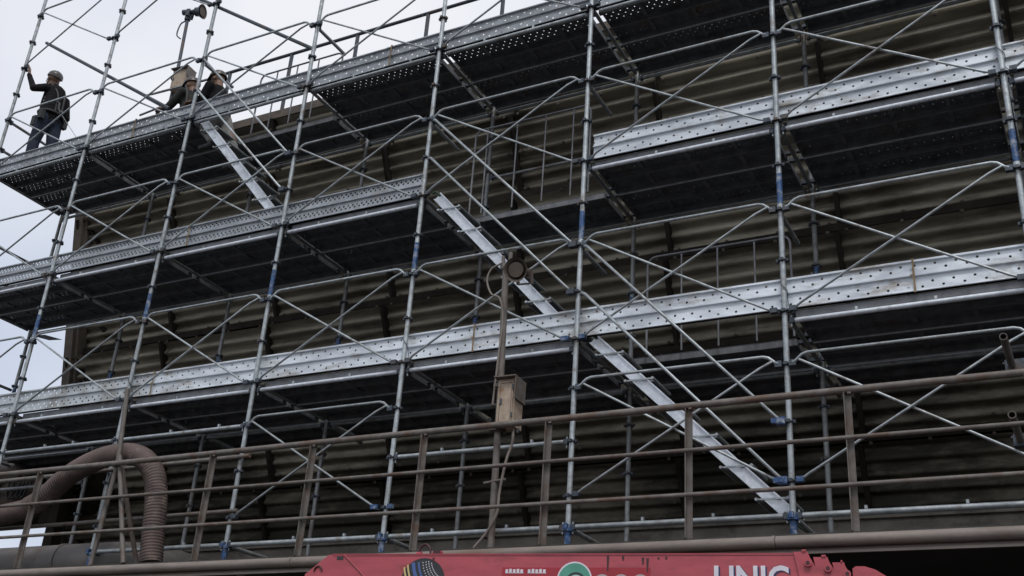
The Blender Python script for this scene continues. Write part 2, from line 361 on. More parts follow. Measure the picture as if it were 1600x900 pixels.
jkb = MB(); jkb.tube([(0, 0, FLOOR + .01), (0, 0, -1.53)], .018, GALV_D, 8); jkb.box((-.07, -.07, FLOOR + .002), (.07, .07, FLOOR + .012), CLAMPM); jkb.tube([(0, 0, -1.56), (0, 0, -1.54)], .055, CLAMPM, 8)
JKB = jkb.mesh("base_jack")
for i, x in enumerate(XS):
    s = put("standard", STD, sc, sloc(x, 0, 0))
    for k, z in ZK.items(): put("coupling_disc", DISC, s, (0, 0, z))
    put("painted_sleeve", SLV, s); put("base_collar", JK, s)
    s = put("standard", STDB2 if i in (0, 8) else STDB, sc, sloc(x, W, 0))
    for k in range(-3, 9): put("coupling_disc", DISC, s, (0, 0, ZK[k] + .07))
    put("painted_sleeve", SLVB, s); put("base_jack", JKB, s)

def ledger(x0, x1, y, z, r=.0213, m=GALV, name="ledger", heads=True):
    L = x1 - x0; b = MB(); b.tube([(.075, 0, 0), (L - .075, 0, 0)], r, m, 10)
    if y < .1 and L > 1:
        for f in (random.uniform(.25, .45), random.uniform(.6, .8)): b.box((L * f - .010, -.014, r - .002), (L * f + .010, .014, r + .026), GALV)
    o = b.build(name, sc, sloc(x0, y, z))
    if heads:
        put("wedge_head", WEDGE, o); put("wedge_head", WEDGE, o, (L, 0, 0), (0, 0, math.pi))
    return o
def guard_frame(i, ktop, kbot):
    """X-braced advance guard frame: bowed top rail, two diagonals, hooked on the outside of the discs"""
    x0, x1 = XS[i], XS[i + 1]; zt, zb = ZK[ktop], ZK[kbot]; y = -.045; L = x1 - x0
    b = MB(); b.tube([(.055, 0, 0), (.085, 0, .012), (.135, -.004, .055), (.18, -.006, .068), (L - .18, -.006, .068), (L - .135, -.004, .055), (L - .085, 0, .012), (L - .055, 0, 0)], .0138, GALV, 8)
    b.box((.03, -.012, -.03), (.085, .03, .02), CLAMPM); b.box((L - .085, -.012, -.03), (L - .03, .03, .02), CLAMPM)
    o = b.build("guard_frame", sc, sloc(x0, y, zt))
    for s, yy in ((0, .0), (1, -.026)):
        a, c = (.10, L - .10) if s == 0 else (L - .10, .10)
        q = MB(); q.tube([(a, yy * .2, .022), (a + (c - a) * .06, yy, .022 + (zb - zt) * .06), (c - (c - a) * .03, yy, zb - zt + .03), (c, 0, zb - zt + .008)], .0112, GALV, 8)
        cs = -1 if c < L / 2 else 1
        q.box((c - .05 if cs < 0 else c - .008, -.014, zb - zt - .02), (c + .008 if cs < 0 else c + .05, .03, zb - zt + .022), CLAMPM)
        q.build("diagonal", o)
for i in range(8):
    for kt, kb in ((2, 0), (6, 4), (10, 8), (14, 12)):
        guard_frame(i, kt, kb)
for i in (3, 5, 6, 7): guard_frame(i, -1, -3)
for i in (0, 1, 2): ledger(XS[i], XS[i + 1], 0, ZK[-1])
ledger(XS[4], XS[5], 0, ZK[-2])
for i in range(2, 8): ledger(XS[i], XS[i + 1], 0, BASE, .024)
ledger(XS[7], XS[8], 0, ZK[6]); ledger(XS[7], XS[8], 0, ZK[-2])
STAIRB = {0: 5, 4: 4, 8: 2}                                  # lift level -> stair bay
for k in (0, 4, 8):
    for i in range(8):
        if not (k == 4 and i == 4) and not (k == 0 and i == 5):
            ledger(XS[i], XS[i + 1], .03, ZK[k] - (.045 if k == 8 else .075), .0213, BRIGHT if k < 8 else GALV, heads=k != 8)
        ledger(XS[i], XS[i + 1], W, ZK[k] - .05, .0213, GALV)
        if k > 0: ledger(XS[i], XS[i + 1], W, ZK[k] - .95, .017, GALV_D) if (i + k) % 3 == 0 else None
ledger(XS[0] , XS[1], W, ZK[-1], .0213, GALV_D); ledger(XS[1], XS[2], W, ZK[-3], .0213, GALV_D)
# transoms: pairs under the plank hooks
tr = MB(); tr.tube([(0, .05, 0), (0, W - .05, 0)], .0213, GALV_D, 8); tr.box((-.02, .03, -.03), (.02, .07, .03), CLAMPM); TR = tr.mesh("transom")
for i, x in enumerate(XS):
    for k in (0, 4, 8):
        put("transom", TR, sc, sloc(x, 0, ZK[k]))
    if i in (0, 2, 4, 6, 8): put("transom", TR, sc, sloc(x, 0, BASE))
    if i in (1, 3, 5, 7): put("transom", TR, sc, sloc(x, 0, BASE))
for k in (9, 10): put("transom", TR, sc, sloc(0, 0, ZK[k]))
for k in (5, 6, 1, 2): put("transom", TR, sc, sloc(0, 0, ZK[k]))
t2 = MB(); t2.tube([(0, .04, 0), (0, .70, 0)], .0213, GALV_D, 8); TR2 = t2.mesh("transom")
st = MB(); st.tube([(0, .05, 0), (0, .58, 0)], .0213, GALV_D, 8); ST = st.mesh("transom")
for i, k in ((2, 10), (3, 10), (4, 6), (5, 6), (5, 2), (6, 2)): put("transom", ST, sc, sloc(XS[i], 0, ZK[k] - .03))
# planks
def plank_mesh(L, Wd):
    b = MB(); a = .075
    b.box((a, 0, .028), (L - a, Wd, .032), PLANK)
    for y in (0.002, Wd / 2 - .012, Wd - .026):
        b.box((a, y, -.028), (L - a, y + .003, .026), PLANKS_); b.box((a, y, -.032), (L - a, y + .022, -.029), PLANKS_)
    b.box((a, Wd - .006, -.040), (L - a, Wd + .010, -.022), BRIGHT)
    nr = 4
    for q in range(1, nr): x = L * q / nr; b.box((x - .02, .03, .012), (x + .02, Wd - .03, .027), PLANKS_)
    for x in (a, L - a):
        b.box((x - .004, .006, -.03), (x + .004, Wd - .006, .026), PLANKS_)
        for y in (.06, Wd - .06): b.box((x - .05 if x < 1 else x, y - .02, .0), (x if x < 1 else x + .05, y + .02, .034), CLAMPM)
    return b.mesh("deck_plank")
PM = {}
for k in (0, 4, 8):
    for i in range(8):
        L = XS[i + 1] - XS[i]
        if i not in PM: PM[i] = plank_mesh(L, .56)
        for j, y in enumerate((.075, .655)):
            if STAIRB[k] == i and j == 0: continue
            put("deck_plank", PM[i], sc, sloc(XS[i], y + (i % 2) * .006, ZK[k] + random.uniform(0, .006)))
for i in range(8): put("deck_plank", PM[i], sc, sloc(XS[i], 1.36, .004)); put("transom", TR2, sc, sloc(XS[i], W, -.05))
b = MB(); b.box((0, 0, 0), (.28, .30, .004), PLANK); b.build("cover_plate", sc, sloc(.02, W + .02, ZK[4] - .06), (.15, .1, .0))
# toe boards standing behind the front standards
def toe(x0, x1, z, y, m):
    L = x1 - x0; b = MB()
    P = [(.034, .276), (-.006, .276), (-.010, .272), (-.010, .258), (.010, .252), (.012, .246), (.006, .155), (-.010, .148), (-.010, .136), (.012, .128), (.012, .118), (.006, .020), (-.006, .016), (-.008, .004), (-.004, 0), (.034, 0)]
    b.extrude_x(P, 0, L, m); b.extrude_x([(yy + .003, zz) for yy, zz in P][::-1], 0, L, m)
    for x in (.0, L): b.add([(x, yy, zz) for yy, zz in P] + [(x, yy + .003, zz) for yy, zz in P], [(q, q + 1, q + 1 + len(P), q + len(P)) for q in range(len(P) - 1)], m)
    o = b.build("toe_board", sc, sloc(x0, y, z + (.022 if z > 3 else .045))); return o
def strap(x, z, y):
    b = MB(); b.box((-.007, -.018, -.008), (.008, -.014, .285), OCHRE); b.box((-.007, -.014, .281), (.008, .04, .285), OCHRE); b.box((-.03, -.013, .135), (-.008, -.0115, .150), OCHRE)
    b.build("joint_strap", sc, sloc(x, y, z + .04))
for z, segs in ((ZK[0], [(-.05, 4.02, TOE4), (3.96, 8.14, TOE), (8.08, 12.13, TOE), (12.06, 16, TOE)]),
                (ZK[4], [(-.05, 4.08, TOE2), (4.02, 7.34, TOE2), (9.30, 12.965, TOE), (12.93, 16, TOE)]),
                (ZK[8], [(-.05, 2.66, TOE3), (2.60, 6.69, TOE3), (6.62, 10.7, TOE3), (10.62, 16, TOE3)])):
    for j, (a, c, m) in enumerate(segs):
        y = .050 + (j % 2) * .005
        toe(a, c, z, y, m)
        if j < len(segs) - 1 and not (abs(z - ZK[4]) < .1 and j in (1,)) and segs[j + 1][0] < c: strap(c, z if z < 3 else z - .022, .048)
for x, z in ((XS[7], ZK[4]), (XS[6], ZK[0]), (XS[4], ZK[0]), (XS[2], ZK[0])):   # twisted wire ties holding the boards to the posts
    b = MB(); b.tube(smooth_curve([(-.02, .045, .30), (-.032, -.01, .27), (.0, -.032, .22), (.032, -.01, .17), (.02, .045, .10), (.05, .03, .04)]), .0035, CLAMPM, 5); b.build("wire_tie", sc, sloc(x, 0, z))
# inner guardrails beside the three stair openings
def opening_rail(x0, x1, z0, zt, posts, y=.64, mid=None, r=.0118):
    R_ = .09; b = MB()
    arc = [(x0 + R_ * (1 - math.cos(t)), y, zt - R_ * (1 - math.sin(t))) for t in [math.pi / 2 * q / 4 for q in range(5)]]
    arc2 = [(x1 - R_ * (1 - math.cos(t)), y, zt - R_ * (1 - math.sin(t))) for t in [math.pi / 2 * q / 4 for q in range(4, -1, -1)]]
    b.tube([(x0, y, z0)] + arc + arc2 + [(x1, y, z0)], r, PLANKS_, 8)
    o = sput(b, "opening_guardrail")
    for x in posts:
        q = MB(); q.tube([(x, y, z0), (x, y, zt - r)], r * .8, PLANKS_, 8); q.build("baluster", o)
    if mid:
        for mm in mid: q = MB(); q.tube([(x0, y, mm), (x1, y, mm)], r * .8, PLANKS_, 8); q.build("middle_rail", o)
opening_rail(9.66, 11.03, .04, 1.04, (10.0, 10.35, 10.7), .62)
opening_rail(7.60, 9.0, 1.90, 2.98, (7.75, 8.12, 8.47, 8.8), .60)
opening_rail(4.18, 5.50, 3.78, 4.69, (4.45, 4.78, 5.12), .60, (4.36,))
# ------------------------------------------------------------------ stairs
def stair(i, ktop, kbot, label):
    x0, x1 = XS[i] + .13, XS[i + 1] - .06; z0, z1 = ZK[ktop] + .02, ZK[kbot] + .06 if kbot > -3 else BASE + .05
    t = thing("stair_flight", label, "stairs", (x0, .29, z0)); dx, dz = x1 - x0, z1 - z0; L = math.hypot(dx, dz); ux, uz = dx / L, dz / L
    for y, m in ((-.20, BRIGHT), (.19, GALV_D)):  # inner stringer takes the darker steel, its shade painted in
        b = MB(); wd = .052
        P = [(-uz * -wd, ux * -wd), ]
        n_ = Vector((-uz, ux)); a = Vector((0, 0)); c = Vector((dx, dz))
        q = [a - n_ * wd, c - n_ * wd, c + n_ * wd, a + n_ * wd]
        b.prism([(v.x, v.y) for v in q], y - .002, y + .002, m)
        for sgn in (-1, 1):
            e0, e1 = a + n_ * wd * sgn, c + n_ * wd * sgn; f0, f1 = a + n_ * (wd - .012) * sgn, c + n_ * (wd - .012) * sgn
            pol = [e0, e1, f1, f0] if sgn < 0 else [f0, f1, e1, e0]
            b.prism([(v.x, v.y) for v in pol], y - .018, y + .018, m)
        b.build("stringer", t)
    nt_ = 6
    for s in range(nt_):
        f = (s + .6) / nt_; x, z = dx * f, dz * f
        b = MB(); b.box((x - .12, -.17, z - .010), (x + .12, .165, z + .008), PLANKS_); b.tube([(x - .125, -.235, z), (x - .125, .20, z)], .013, GALV, 8); b.tube([(x + .125, -.235, z), (x + .125, .20, z)], .013, GALV, 8); b.box((x - .125, -.222, z - .006), (x + .125, -.214, z + .008), GALV)
        b.build("tread", t)
    for y in (-.20, .19):
        b = MB(); b.tube([(-.07, y, .05), (-.02, y, .06), (.03, y, .0)], .014, GREENP, 6); b.tube([(dx - .03, y, dz), (dx + .05, y, dz - .06)], .014, GREENP, 6); b.build("hook", t)
    return t
stair(2, 8, 4, "upper galvanised stair flight under the top lift, below the crouching workers")
stair(4, 4, 0, "middle galvanised stair flight behind the horn speaker on the pole")
stair(5, 0, -4, "lowest galvanised stair flight running down to the walkway at the right")
for i, ka in ((2, 10), (2, 9), (4, 6), (4, 5), (5, 2), (5, 1)):
    kb = ka - 4; a = Vector((XS[i] + .06, -.075, ZK[ka] - .02)); c = Vector((XS[i + 1] - .06, -.075, ZK[kb] + .0))
    b = MB(); d = (c - a).normalized(); b.tube([a + Vector((-.02, .05, .0)), a + d * .06, c - d * .05, c + Vector((.02, .05, -.01))], .0136, GALV, 8)
    b.box(tuple(c + Vector((-.035, .005, -.03))), tuple(c + Vector((.04, .06, .025))), BLUE if i == 5 else CLAMPM)
    sput(b, "stair_handrail")
# blue swivel heads at the foot of the lowest braces (photo: painted)
for x, k in ((XS[6], -3), (XS[4], -3), (XS[5], 0), (XS[6], -2)):
    for lo, hi in (((-.125, -.065, -.022), (-.05, -.025, .018)), ((.05, -.055, -.022), (.105, -.02, .018))):
        if k == -2 and lo[0] > 0: continue
        b = MB(); b.box(lo, hi, BLUE); b.tube([(lo[0] + .02, -.05, 0), (hi[0] - .02, -.02, 0)], .018, BLUE, 8); b.build("swivel_head", sc, sloc(x, -.012, ZK[k]))
# loose pipes
def pipe(name, label, a, c, r, m, cat="pipe"):
    a, c = Vector(a), Vector(c); b = MB(); b.tube([(0, 0, 0), tuple(c - a)], r, m, 10); o = b.build(name, None, tuple(a)); return tag(o, label, cat)
def bracing(label, a, c): return pipe("steel_pipe", label, a, c, .0243, CLAMPM)
bracing("dark loose steel pipe sloping past the worker who reaches up at the left", (.226, .07, 6.027), (3.193, .07, 4.087))
bracing("dark loose steel pipe sloping down from the top frame edge to the third post", (3.0, .07, 6.05), (5.50, .07, 4.35))
pipe("rusty_pipe", "long rusty pipe clamped across the lower left posts, the higher of two", (-.5, -.050, -.842), (5.70, -.050, -.812), .022, RAILM)
pipe("rusty_pipe", "long rusty pipe clamped across the lower left posts, the lower of two", (-.5, -.050, -1.41), (5.66, -.050, -1.368), .022, RAILM)
# loop handrail beside the stooping worker
b = MB(); b.tube([(2.53, .60, 3.80), (2.53, .60, 4.58), (2.05, .60, 4.90), (2.02, .62, 4.97), (2.08, .66, 5.0), (3.3, .62, 4.92)], .017, GALV_D, 8); b.tube([(2.0, .6, 4.62), (2.75, .6, 4.70)], .015, GALV_D, 8)
tag(b.build("loop_handrail"), "bent pipe handrail loop on the top lift just left of the stooping workers", "handrail")

# two hollow pipes poking out towards the viewer at the right
def hollow(lbl, x, z, y0=-.62, y1=.10):
    b = MB(); n_ = 14; R0, R1 = .0265, .021; L = y1 - y0
    ring = lambda r, y: [(r * math.cos(2 * math.pi * q / n_), y, r * math.sin(2 * math.pi * q / n_)) for q in range(n_)]
    v = ring(R0, 0) + ring(R0, L) + ring(R1, 0) + ring(R1, L); fs = []
    for q in range(n_):
        e = (q + 1) % n_; fs += [(q, e, n_ + e, n_ + q), (2 * n_ + e, 2 * n_ + q, 3 * n_ + q, 3 * n_ + e), (e, q, 2 * n_ + q, 2 * n_ + e), (n_ + q, n_ + e, 3 * n_ + e, 3 * n_ + q)]
    b.add(v, fs, RAILM, False)
    b.box((-.045, L - .16, -.04), (.20, L - .08, .045), CLAMPM); b.tube([(-.06, L - .12, .03), (.07, L - .12, .03)], .012, CLAMPM, 6)
    tag(b.build("hollow_pipe", None, (x, y0, z)), lbl, "pipe")
hollow("upper rusty hollow pipe stub poking out open-ended at the right edge", 12.75, -.69)
hollow("lower rusty hollow pipe stub poking out open-ended at the right edge", 12.74, -1.25)

# ------------------------------------------------------------------ walkway railing and kerb pipe
wr = thing("walkway_railing", "rusty taupe three-rail walkway guardrail in front of the scaffold foot", "railing", (8, -.6, FLOOR)); wb = (8, -.6, FLOOR)
for nm, z, r, y in (("top_rail", -.955, .027, -.6), ("middle_rail", -1.31, .0165, -.615), ("lower_rail", -1.65, .0165, -.615)):
    b = MB(); 
    pts = [(-6 + 2.2 * q, y, z + random.uniform(-.004, .004)) for q in range(11)]
    b.tube(pts, r, RAILM, 10); rput(b, nm, wr, wb)
for k in range(-7, 12):
    x = 3.38 + 1.186 * k
    if k == 1: continue
    b = MB(); b.box((x - .024, -.588, FLOOR + .003), (x + .024, -.578, -.975), RAILM); b.box((x - .024, -.622, FLOOR + .003), (x - .017, -.588, -.975), RAILM); b.box((x + .005, -.62, -.99), (x + .03, -.589, -.955 - .02), RAILM)
    rput(b, "post", wr, wb)
kp = MB(); kx = [(-6, 6.95), (6.955, 11.15), (11.155, 18)]
kt = thing("kerb_pipe", "thick taupe pipe rail running along the platform edge above the crane boom", "pipe", (8, -.68, -2.05))
for a, c in kx:
    b = MB(); b.tube([(a, -.665, -2.040), (c, -.665, -2.040)], .043, KERB, 16); b.tube([(c - .02, -.665, -2.040), (c - .004, -.665, -2.040)], .047, KERB, 16)
    rput(b, "pipe_length", kt, (8, -.68, -2.05))
b = MB(); b.box((-6, -.665, -2.125), (20, -.64, -2.108), KERB); b.box((-6, -.636, -2.107), (20, -.605, -1.995), KERB); rput(b, "edge_strip", kt, (8, -.68, -2.05))
for x in (2.2, 6.35, 10.85, 14.5):
    b = MB(); b.box((x - .04, -.62, -2.32), (x + .04, -.602, -2.12), KERB); rput(b, "bracket", kt, (8, -.68, -2.05))

# ------------------------------------------------------------------ signal pole, junction boxes, horn speakers
def horn(name, label, loc, rot, m=RAILM, s=1.0):
    t = thing(name, label, "loudspeaker", loc, rot)
    b = MB(); b.tube([(0, 0, 0), (0, -.05, 0), (0, -.12, 0), (0, -.19, 0), (0, -.235, 0), (0, -.25, 0)], [.035 * s, .04 * s, .055 * s, .085 * s, .118 * s, .125 * s], m, 20, False)
    b.tube([(0, -.246, 0), (0, -.238, 0), (0, -.19, 0), (0, -.10, 0)], [.122 * s, .110 * s, .078 * s, .035 * s], TCOL, 20, False)
    b.build("bell", t)
    b = MB(); b.tube([(0, .13, 0), (0, .12, 0), (0, .0, 0)], [.03 * s, .048 * s, .048 * s], m, 14); b.build("driver", t)
    b = MB(); b.tube([(0, -.12, 0), (0, -.24, 0)], [.075 * s, .078 * s], m, 16); b.tube([(0, -.235, 0), (0, -.242, 0)], .078 * s, TCOL, 16); b.build("reflex_cone", t)
    b = MB(); b.box((-.07, -.05, -.10), (-.06, .02, .02), m); b.box((.06, -.05, -.10), (.07, .02, .02), m); b.box((-.07, -.05, -.11), (.07, .02, -.10), m); b.build("bracket", t)
    return t
def jbox(label, loc, rot, w_=.235, h=.44, d=.16):
    t = thing("junction_box", label, "junction box", loc, rot)
    b = MB(); b.box((0, 0, 0), (w_, d, h), BEIGE); b.build("body", t)
    b = MB(); b.box((.018, -.012, .02), (w_ - .018, -.002, h - .025), BEIGE); b.box((.03, -.020, h * .45), (.05, -.012, h * .45 + .05), CLAMPM); b.box((.030, -.0135, .035), (w_ - .030, -.0125, .040), TCOL); b.box((.030, -.0135, h - .045), (w_ - .030, -.0125, h - .040), TCOL); b.box((.028, -.0135, .035), (.032, -.0125, h - .04), TCOL); b.box((w_ - .032, -.0135, .035), (w_ - .028, -.0125, h - .04), TCOL)
    for hz in (.07, h - .10): b.box((w_ - .022, -.022, hz), (w_ - .010, -.012, hz + .04), CLAMPM)
    b.build("door", t)
    b = MB(); b.prism([(-.02, h + .002), (w_ + .02, h + .002), (w_ + .02, h + .012), (-.02, h + .012)], -.06, d + .01, RAILM); b.box((w_ + .012, -.05, h * .55), (w_ + .02, d, h + .001), RAILM); b.build("hood", t)
    b = MB(); b.tube([(.05, .08, -.04), (.05, .08, 0)], .014, CLAMPM, 8); b.tube([(.17, .08, -.04), (.17, .08, 0)], .014, CLAMPM, 8); b.build("cable_gland", t)
    return t
sp = thing("signal_pole", "rusty upright pole standing behind the railing with a box and horn speaker", "pole", (8.80, -.50, FLOOR))
b = MB(); b.tube([(0, 0, 0), (-.02, 0, 1.3), (-.06, 0, 2.55)], .0300, RAILM, 12); b.build("pole", sp)
b = MB(); b.box((-.09, -.04, 1.0), (.03, .04, 1.03), RAILM); b.tube([(-.10, -.02, .55), (.10, -.02, .57)], .012, RAILM, 8); b.box((-.06, -.055, 1.38), (.10, -.02, 1.41), RAILM); b.build("clamp", sp)
b = MB(); b.tube([(-.1, 0, 2.53), (.04, 0, 2.56)], .04, RAILM, 10); b.tube([(-.085, 0, 2.54), (-.095, .0, 2.66)], .016, RAILM, 8); b.tube([(-.02, 0, 2.54), (-.02, .0, 2.68)], .02, RAILM, 8); b.build("pole_head", sp)
jbox("weathered beige junction box mounted on the pole behind the walkway railing", (8.79, -.56, -.955), (0, 0, .05), .165, .42)
horn("horn_speaker", "round dark horn speaker facing the viewer at the top of the walkway pole", (8.915, -.46, .51), (math.radians(20), 0, math.radians(8)), RAILM, .88)
b = MB(); b.tube(smooth_curve([(8.72, -.54, .60), (8.62, -.55, .55), (8.585, -.55, .44), (8.64, -.55, .30), (8.73, -.55, .24), (8.77, -.54, .05), (8.76, -.545, -.3), (8.74, -.545, -.75)]), .0095, CABLE, 6)
tag(b.build("speaker_cable"), "thin cable looping out from the top of the walkway pole", "cable")
b = MB(); b.tube(smooth_curve([(8.93, -.50, -.97), (8.94, -.52, -1.1), (8.90, -.53, -1.25), (8.86, -.53, -1.5), (8.85, -.53, -1.68), (8.77, -.53, -1.83), (8.66, -.53, -1.955)]), .012, CABLE, 6)
tag(b.build("power_cable"), "loose grey cable hanging from the beige box down to the platform", "cable")
rp_ = thing("roof_pole", "dark thin pole on the tower roof carrying a box and horn speaker at upper left", "pole", (1.0, 1.9, 4.66))
b = MB(); b.tube([(0, 0, 0), (-.02, 0, 2.04), (-.07, 0, 3.0)], .027, CLAMPM, 10); b.tube([(-.07, 0, 2.94), (-.07, 0, 3.04)], .05, CLAMPM, 10); b.build("pole", rp_)
b = MB(); b.tube([(-.1, 0, 1.76), (.06, 0, 1.76)], .03, CLAMPM, 8); b.tube(smooth_curve([(-.09, -.03, 2.54), (-.20, -.03, 2.66), (-.17, -.03, 2.86), (-.07, -.03, 2.90)]), .012, CLAMPM, 6); b.build("clamp", rp_)
jbox("pale beige box on the roof pole behind the stooping workers' heads", (1.00, 1.82, 6.12), (0, 0, .1), .30, .38)
horn("horn_speaker", "dark horn speaker on the roof pole against the sky at upper left", (.94, 1.9, 7.76), (math.radians(4), 0, math.radians(104)), CLAMPM, 1.0)

# ------------------------------------------------------------------ hose, big pipe, tripod, far-left plant
hp = smooth_curve([(-3, -0.2, -1.62), (0.5, -0.2, -1.42), (2.55, -0.22, -1.271), (2.898, -0.24, -1.21), (3.127, -0.26, -1.115), (3.346, -0.28, -0.973), (3.568, -0.3, -0.874), (3.806, -0.32, -0.807), (4.059, -0.34, -0.769), (4.357, -0.36, -0.778), (4.587, -0.36, -0.857), (4.755, -0.36, -1.017), (4.837, -0.36, -1.187), (4.891, -0.36, -1.416), (4.919, -0.36, -1.64), (4.972, -0.36, -1.921)], 24)
acc = [0.0]
for i in range(1, len(hp)): acc.append(acc[-1] + (hp[i] - hp[i - 1]).length)
tot = acc[-1]; step = .0078; P2 = []; j = 0; s_ = 0.0
while s_ < tot:
    while acc[j + 1] < s_: j += 1
    f = (s_ - acc[j]) / max(1e-6, acc[j + 1] - acc[j]); P2.append(hp[j].lerp(hp[j + 1], f) ); s_ += step
rad = [.108 + .012 * max(0, 1 - q / 350) + (.0045 if (q % 4) in (0, 1) else -.0025) for q in range(len(P2))]
b = MB(); b.tube(P2, rad, HOSE, 22)
tag(b.build("corrugated_hose"), "thick brown ribbed hose arching over behind the railing at lower left", "hose")
b = MB(); b.tube([(-3, .30, -1.72), (3.0, .30, -1.72)], .20, PIPEG, 28); b.tube([(2.98, .30, -1.72), (3.02, .30, -1.72)], .212, PIPEG, 28)
ang = [math.pi / 2 * q / 7 for q in range(8)]
b.tube([(3.02, .30, -1.72)] + [(3.75 + .40 * math.sin(t), .30 + .40 * (1 - math.cos(t)), -1.72) for t in ang] + [(4.15, 1.2, -1.72)], .20, PIPEG, 28)
tag(b.build("grey_pipe"), "fat grey pipe with an elbow lying on the platform under the hose", "pipe")
tp = thing("pipe_tripod", "rusty pipe tripod standing in front of the arched brown hose", "tripod", (4.45, -.55, FLOOR))
ap = Vector((-.02, 0, 1.03))
b = MB(); b.tube([tuple(ap), (-.17, .04, 1.86)], .024, RAILM, 8); b.build("mast", tp)
for q in ((-.06, -.02, .0), (.42, -.06, .0), (.12, .44, .0)):
    b = MB(); b.tube([tuple(ap + Vector((0, 0, .08))), q], .024, RAILM, 8); b.build("leg", tp)
pm = thing("pump_set", "dark rusty fan casing and pipework behind the railing at the far left", "fan unit", (0, 1.6, FLOOR))
b = MB(); b.box((-3.2, -.25, 0), (.25, .45, .10), CONC); b.build("base", pm)
b = MB(); b.tube([(-3.2, .1, 1.50), (.30, .1, 1.50), (.46, .1, 1.50), (.55, .1, 1.50)], [.30, .30, .25, .12], TCOL, 20); b.tube([(.02, .1, 1.50), (.06, .1, 1.50)], .34, TCOL, 20); b.tube([(-.55, .1, 1.50), (-.51, .1, 1.50)], .34, TCOL, 20); b.build("casing", pm)
b = MB(); b.tube(smooth_curve([(-2.4, .0, 1.86), (-.5, .0, 1.88), (.02, .0, 1.88), (.22, .0, 1.80), (.30, .0, 1.55)]), .10, HOSE, 14); b.build("discharge_pipe", pm)
for x, w_ in ((-.85, .14), (.86, .16)):
    b = MB(); b.box((x, .05, .1), (x + w_, .20, 1.75 if x > 0 else 1.3), TDARK); b.build("support_post", pm)
b = MB(); b.box((-3.2, .42, 1.42), (.86, 1.1, 2.30), TDARK); b.build("housing", pm)
for q in range(8):
    b = MB(); b.box((-3.18, .39, 1.46 + .10 * q), (.84, .419, 1.49 + .10 * q), TCOL); b.build("slat", pm)
b = MB(); b.box((.62, .10, 1.14), (.95, .30, 1.80), TDARK); b.box((.64, .05, 1.72), (.92, .10, 1.78), PIPEG); b.build("switch_box", pm)
b = MB(); b.tube([(-1.5, -.2, 1.25), (.55, -.2, 1.22)], .035, TCOL, 8); b.tube([(-1.0, -.22, 1.72), (.45, -.22, 1.70)], .028, TCOL, 8); b.build("pipe_run", pm)
for q in range(4):
    b = MB(); b.tube(smooth_curve([(.25 + .1 * q, -.22, 1.75 - .08 * q), (.34 + .09 * q, -.24, 1.40), (.5 + .07 * q, -.22, 1.62)]), .012, BLACK, 6); b.build("cable", pm)

# ------------------------------------------------------------------ crane boom
TH = math.atan2(.158, .987)
cr = thing("crane_boom", "red telescopic truck crane boom lying stowed along the bottom of the view", "crane", (8.41, -1.920, -2.295), (0, 0, TH))
H = .36; D = .28
b = MB(); b.prism([(-.27, -.135), (-.13, -.022), (-.10, .0), (3.145, -.004), (3.145, -H), (-.16, -H), (-.27, -.26)], 0, D, RED); b.build("base_section", cr)
b = MB(); b.box((-.07, -.004, -.006), (3.14, .0, -.0005), RED); b.box((-.07, -.005, .0015), (3.14, D + .004, .006), RED)
b.tube([(.02, -.006, .0), (.28, -.006, -.22)], .004, RED, 6); b.build("top_flange", cr)
for a, x0, zt, ww in ((0, 3.09, .012, .085), (1, 3.205, -.018, .085), (2, 3.315, -.048, .07)):
    b = MB(); yy = .012 * a; sk = .10
    b.prism([(x0, zt), (x0 + ww, zt), (x0 + ww + .004, zt - .02), (x0 + ww + sk * .8, zt - .16), (x0 + ww + sk, -H), (x0 + sk, -H), (x0 + sk * .3, zt - .15)], -.012 + yy, D + .012 - yy, RED)
    b.box((x0 + .05, -.02 + yy, zt), (x0 + ww - .01, D + .01, zt + .012), RED)
    b.tube([(x0 + .085, -.035 + yy, zt - .072), (x0 + .085, -.01 + yy, zt - .072)], .022, RED, 12); b.tube([(x0 + .085, -.038 + yy, zt - .072), (x0 + .085, -.034 + yy, zt - .072)], .012, DRIP, 10)
    b.build("section_collar", cr)
b = MB(); b.prism([(3.43, -.080), (3.45, -.066), (3.50, -.066), (3.56, -.085), (3.63, -.13), (3.69, -.20), (3.69, -H), (3.43, -H)], .035, D - .035, RED); b.build("boom_head", cr)
b = MB(); arc = [(.62 + .045 * math.cos(t), .02, .006 + .07 * math.sin(t)) for t in [math.pi * q / 8 for q in range(9)]]
b.tube(arc, .008, DRIP, 8); b.tube([(.56, .02, .01), (.60, .02, .014)], .012, RED, 8); b.tube([(.68, .02, .014), (.75, .02, .018)], .012, RED, 8); b.box((.69, .0, .005), (.74, .03, .03), DRIP); b.build("lifting_eye", cr)
b = MB(); b.box((-.035, -.003, -.035), (.015, -.0005, -.012), BLACKP); b.build("rating_plate", cr)
b = MB(); arc = [(-.17 + .03 * math.cos(t), -.006, -.115 + .035 * math.sin(t)) for t in [math.pi * q / 8 for q in range(9)]]; b.tube(arc, .006, DRIP, 6); b.build("side_hook", cr)
for x, z, l in ((1.92, -.008, .10), (2.02, -.01, .03), (2.15, -.02, .045), (2.18, -.025, .09), (2.25, -.02, .012), (2.30, -.015, .018), (.70, -.02, .04)):
    b = MB(); b.prism([(x - .008, z), (x + .008, z), (x + .004, z - l), (x - .004, z - l)], -.0022, -.0006, DRIP); b.build("grease_streak", cr)
def disc_poly(cx, cz, r, n_=32): return [(cx + r * math.cos(2 * math.pi * q / n_), cz + r * math.sin(2 * math.pi * q / n_)) for q in range(n_)]
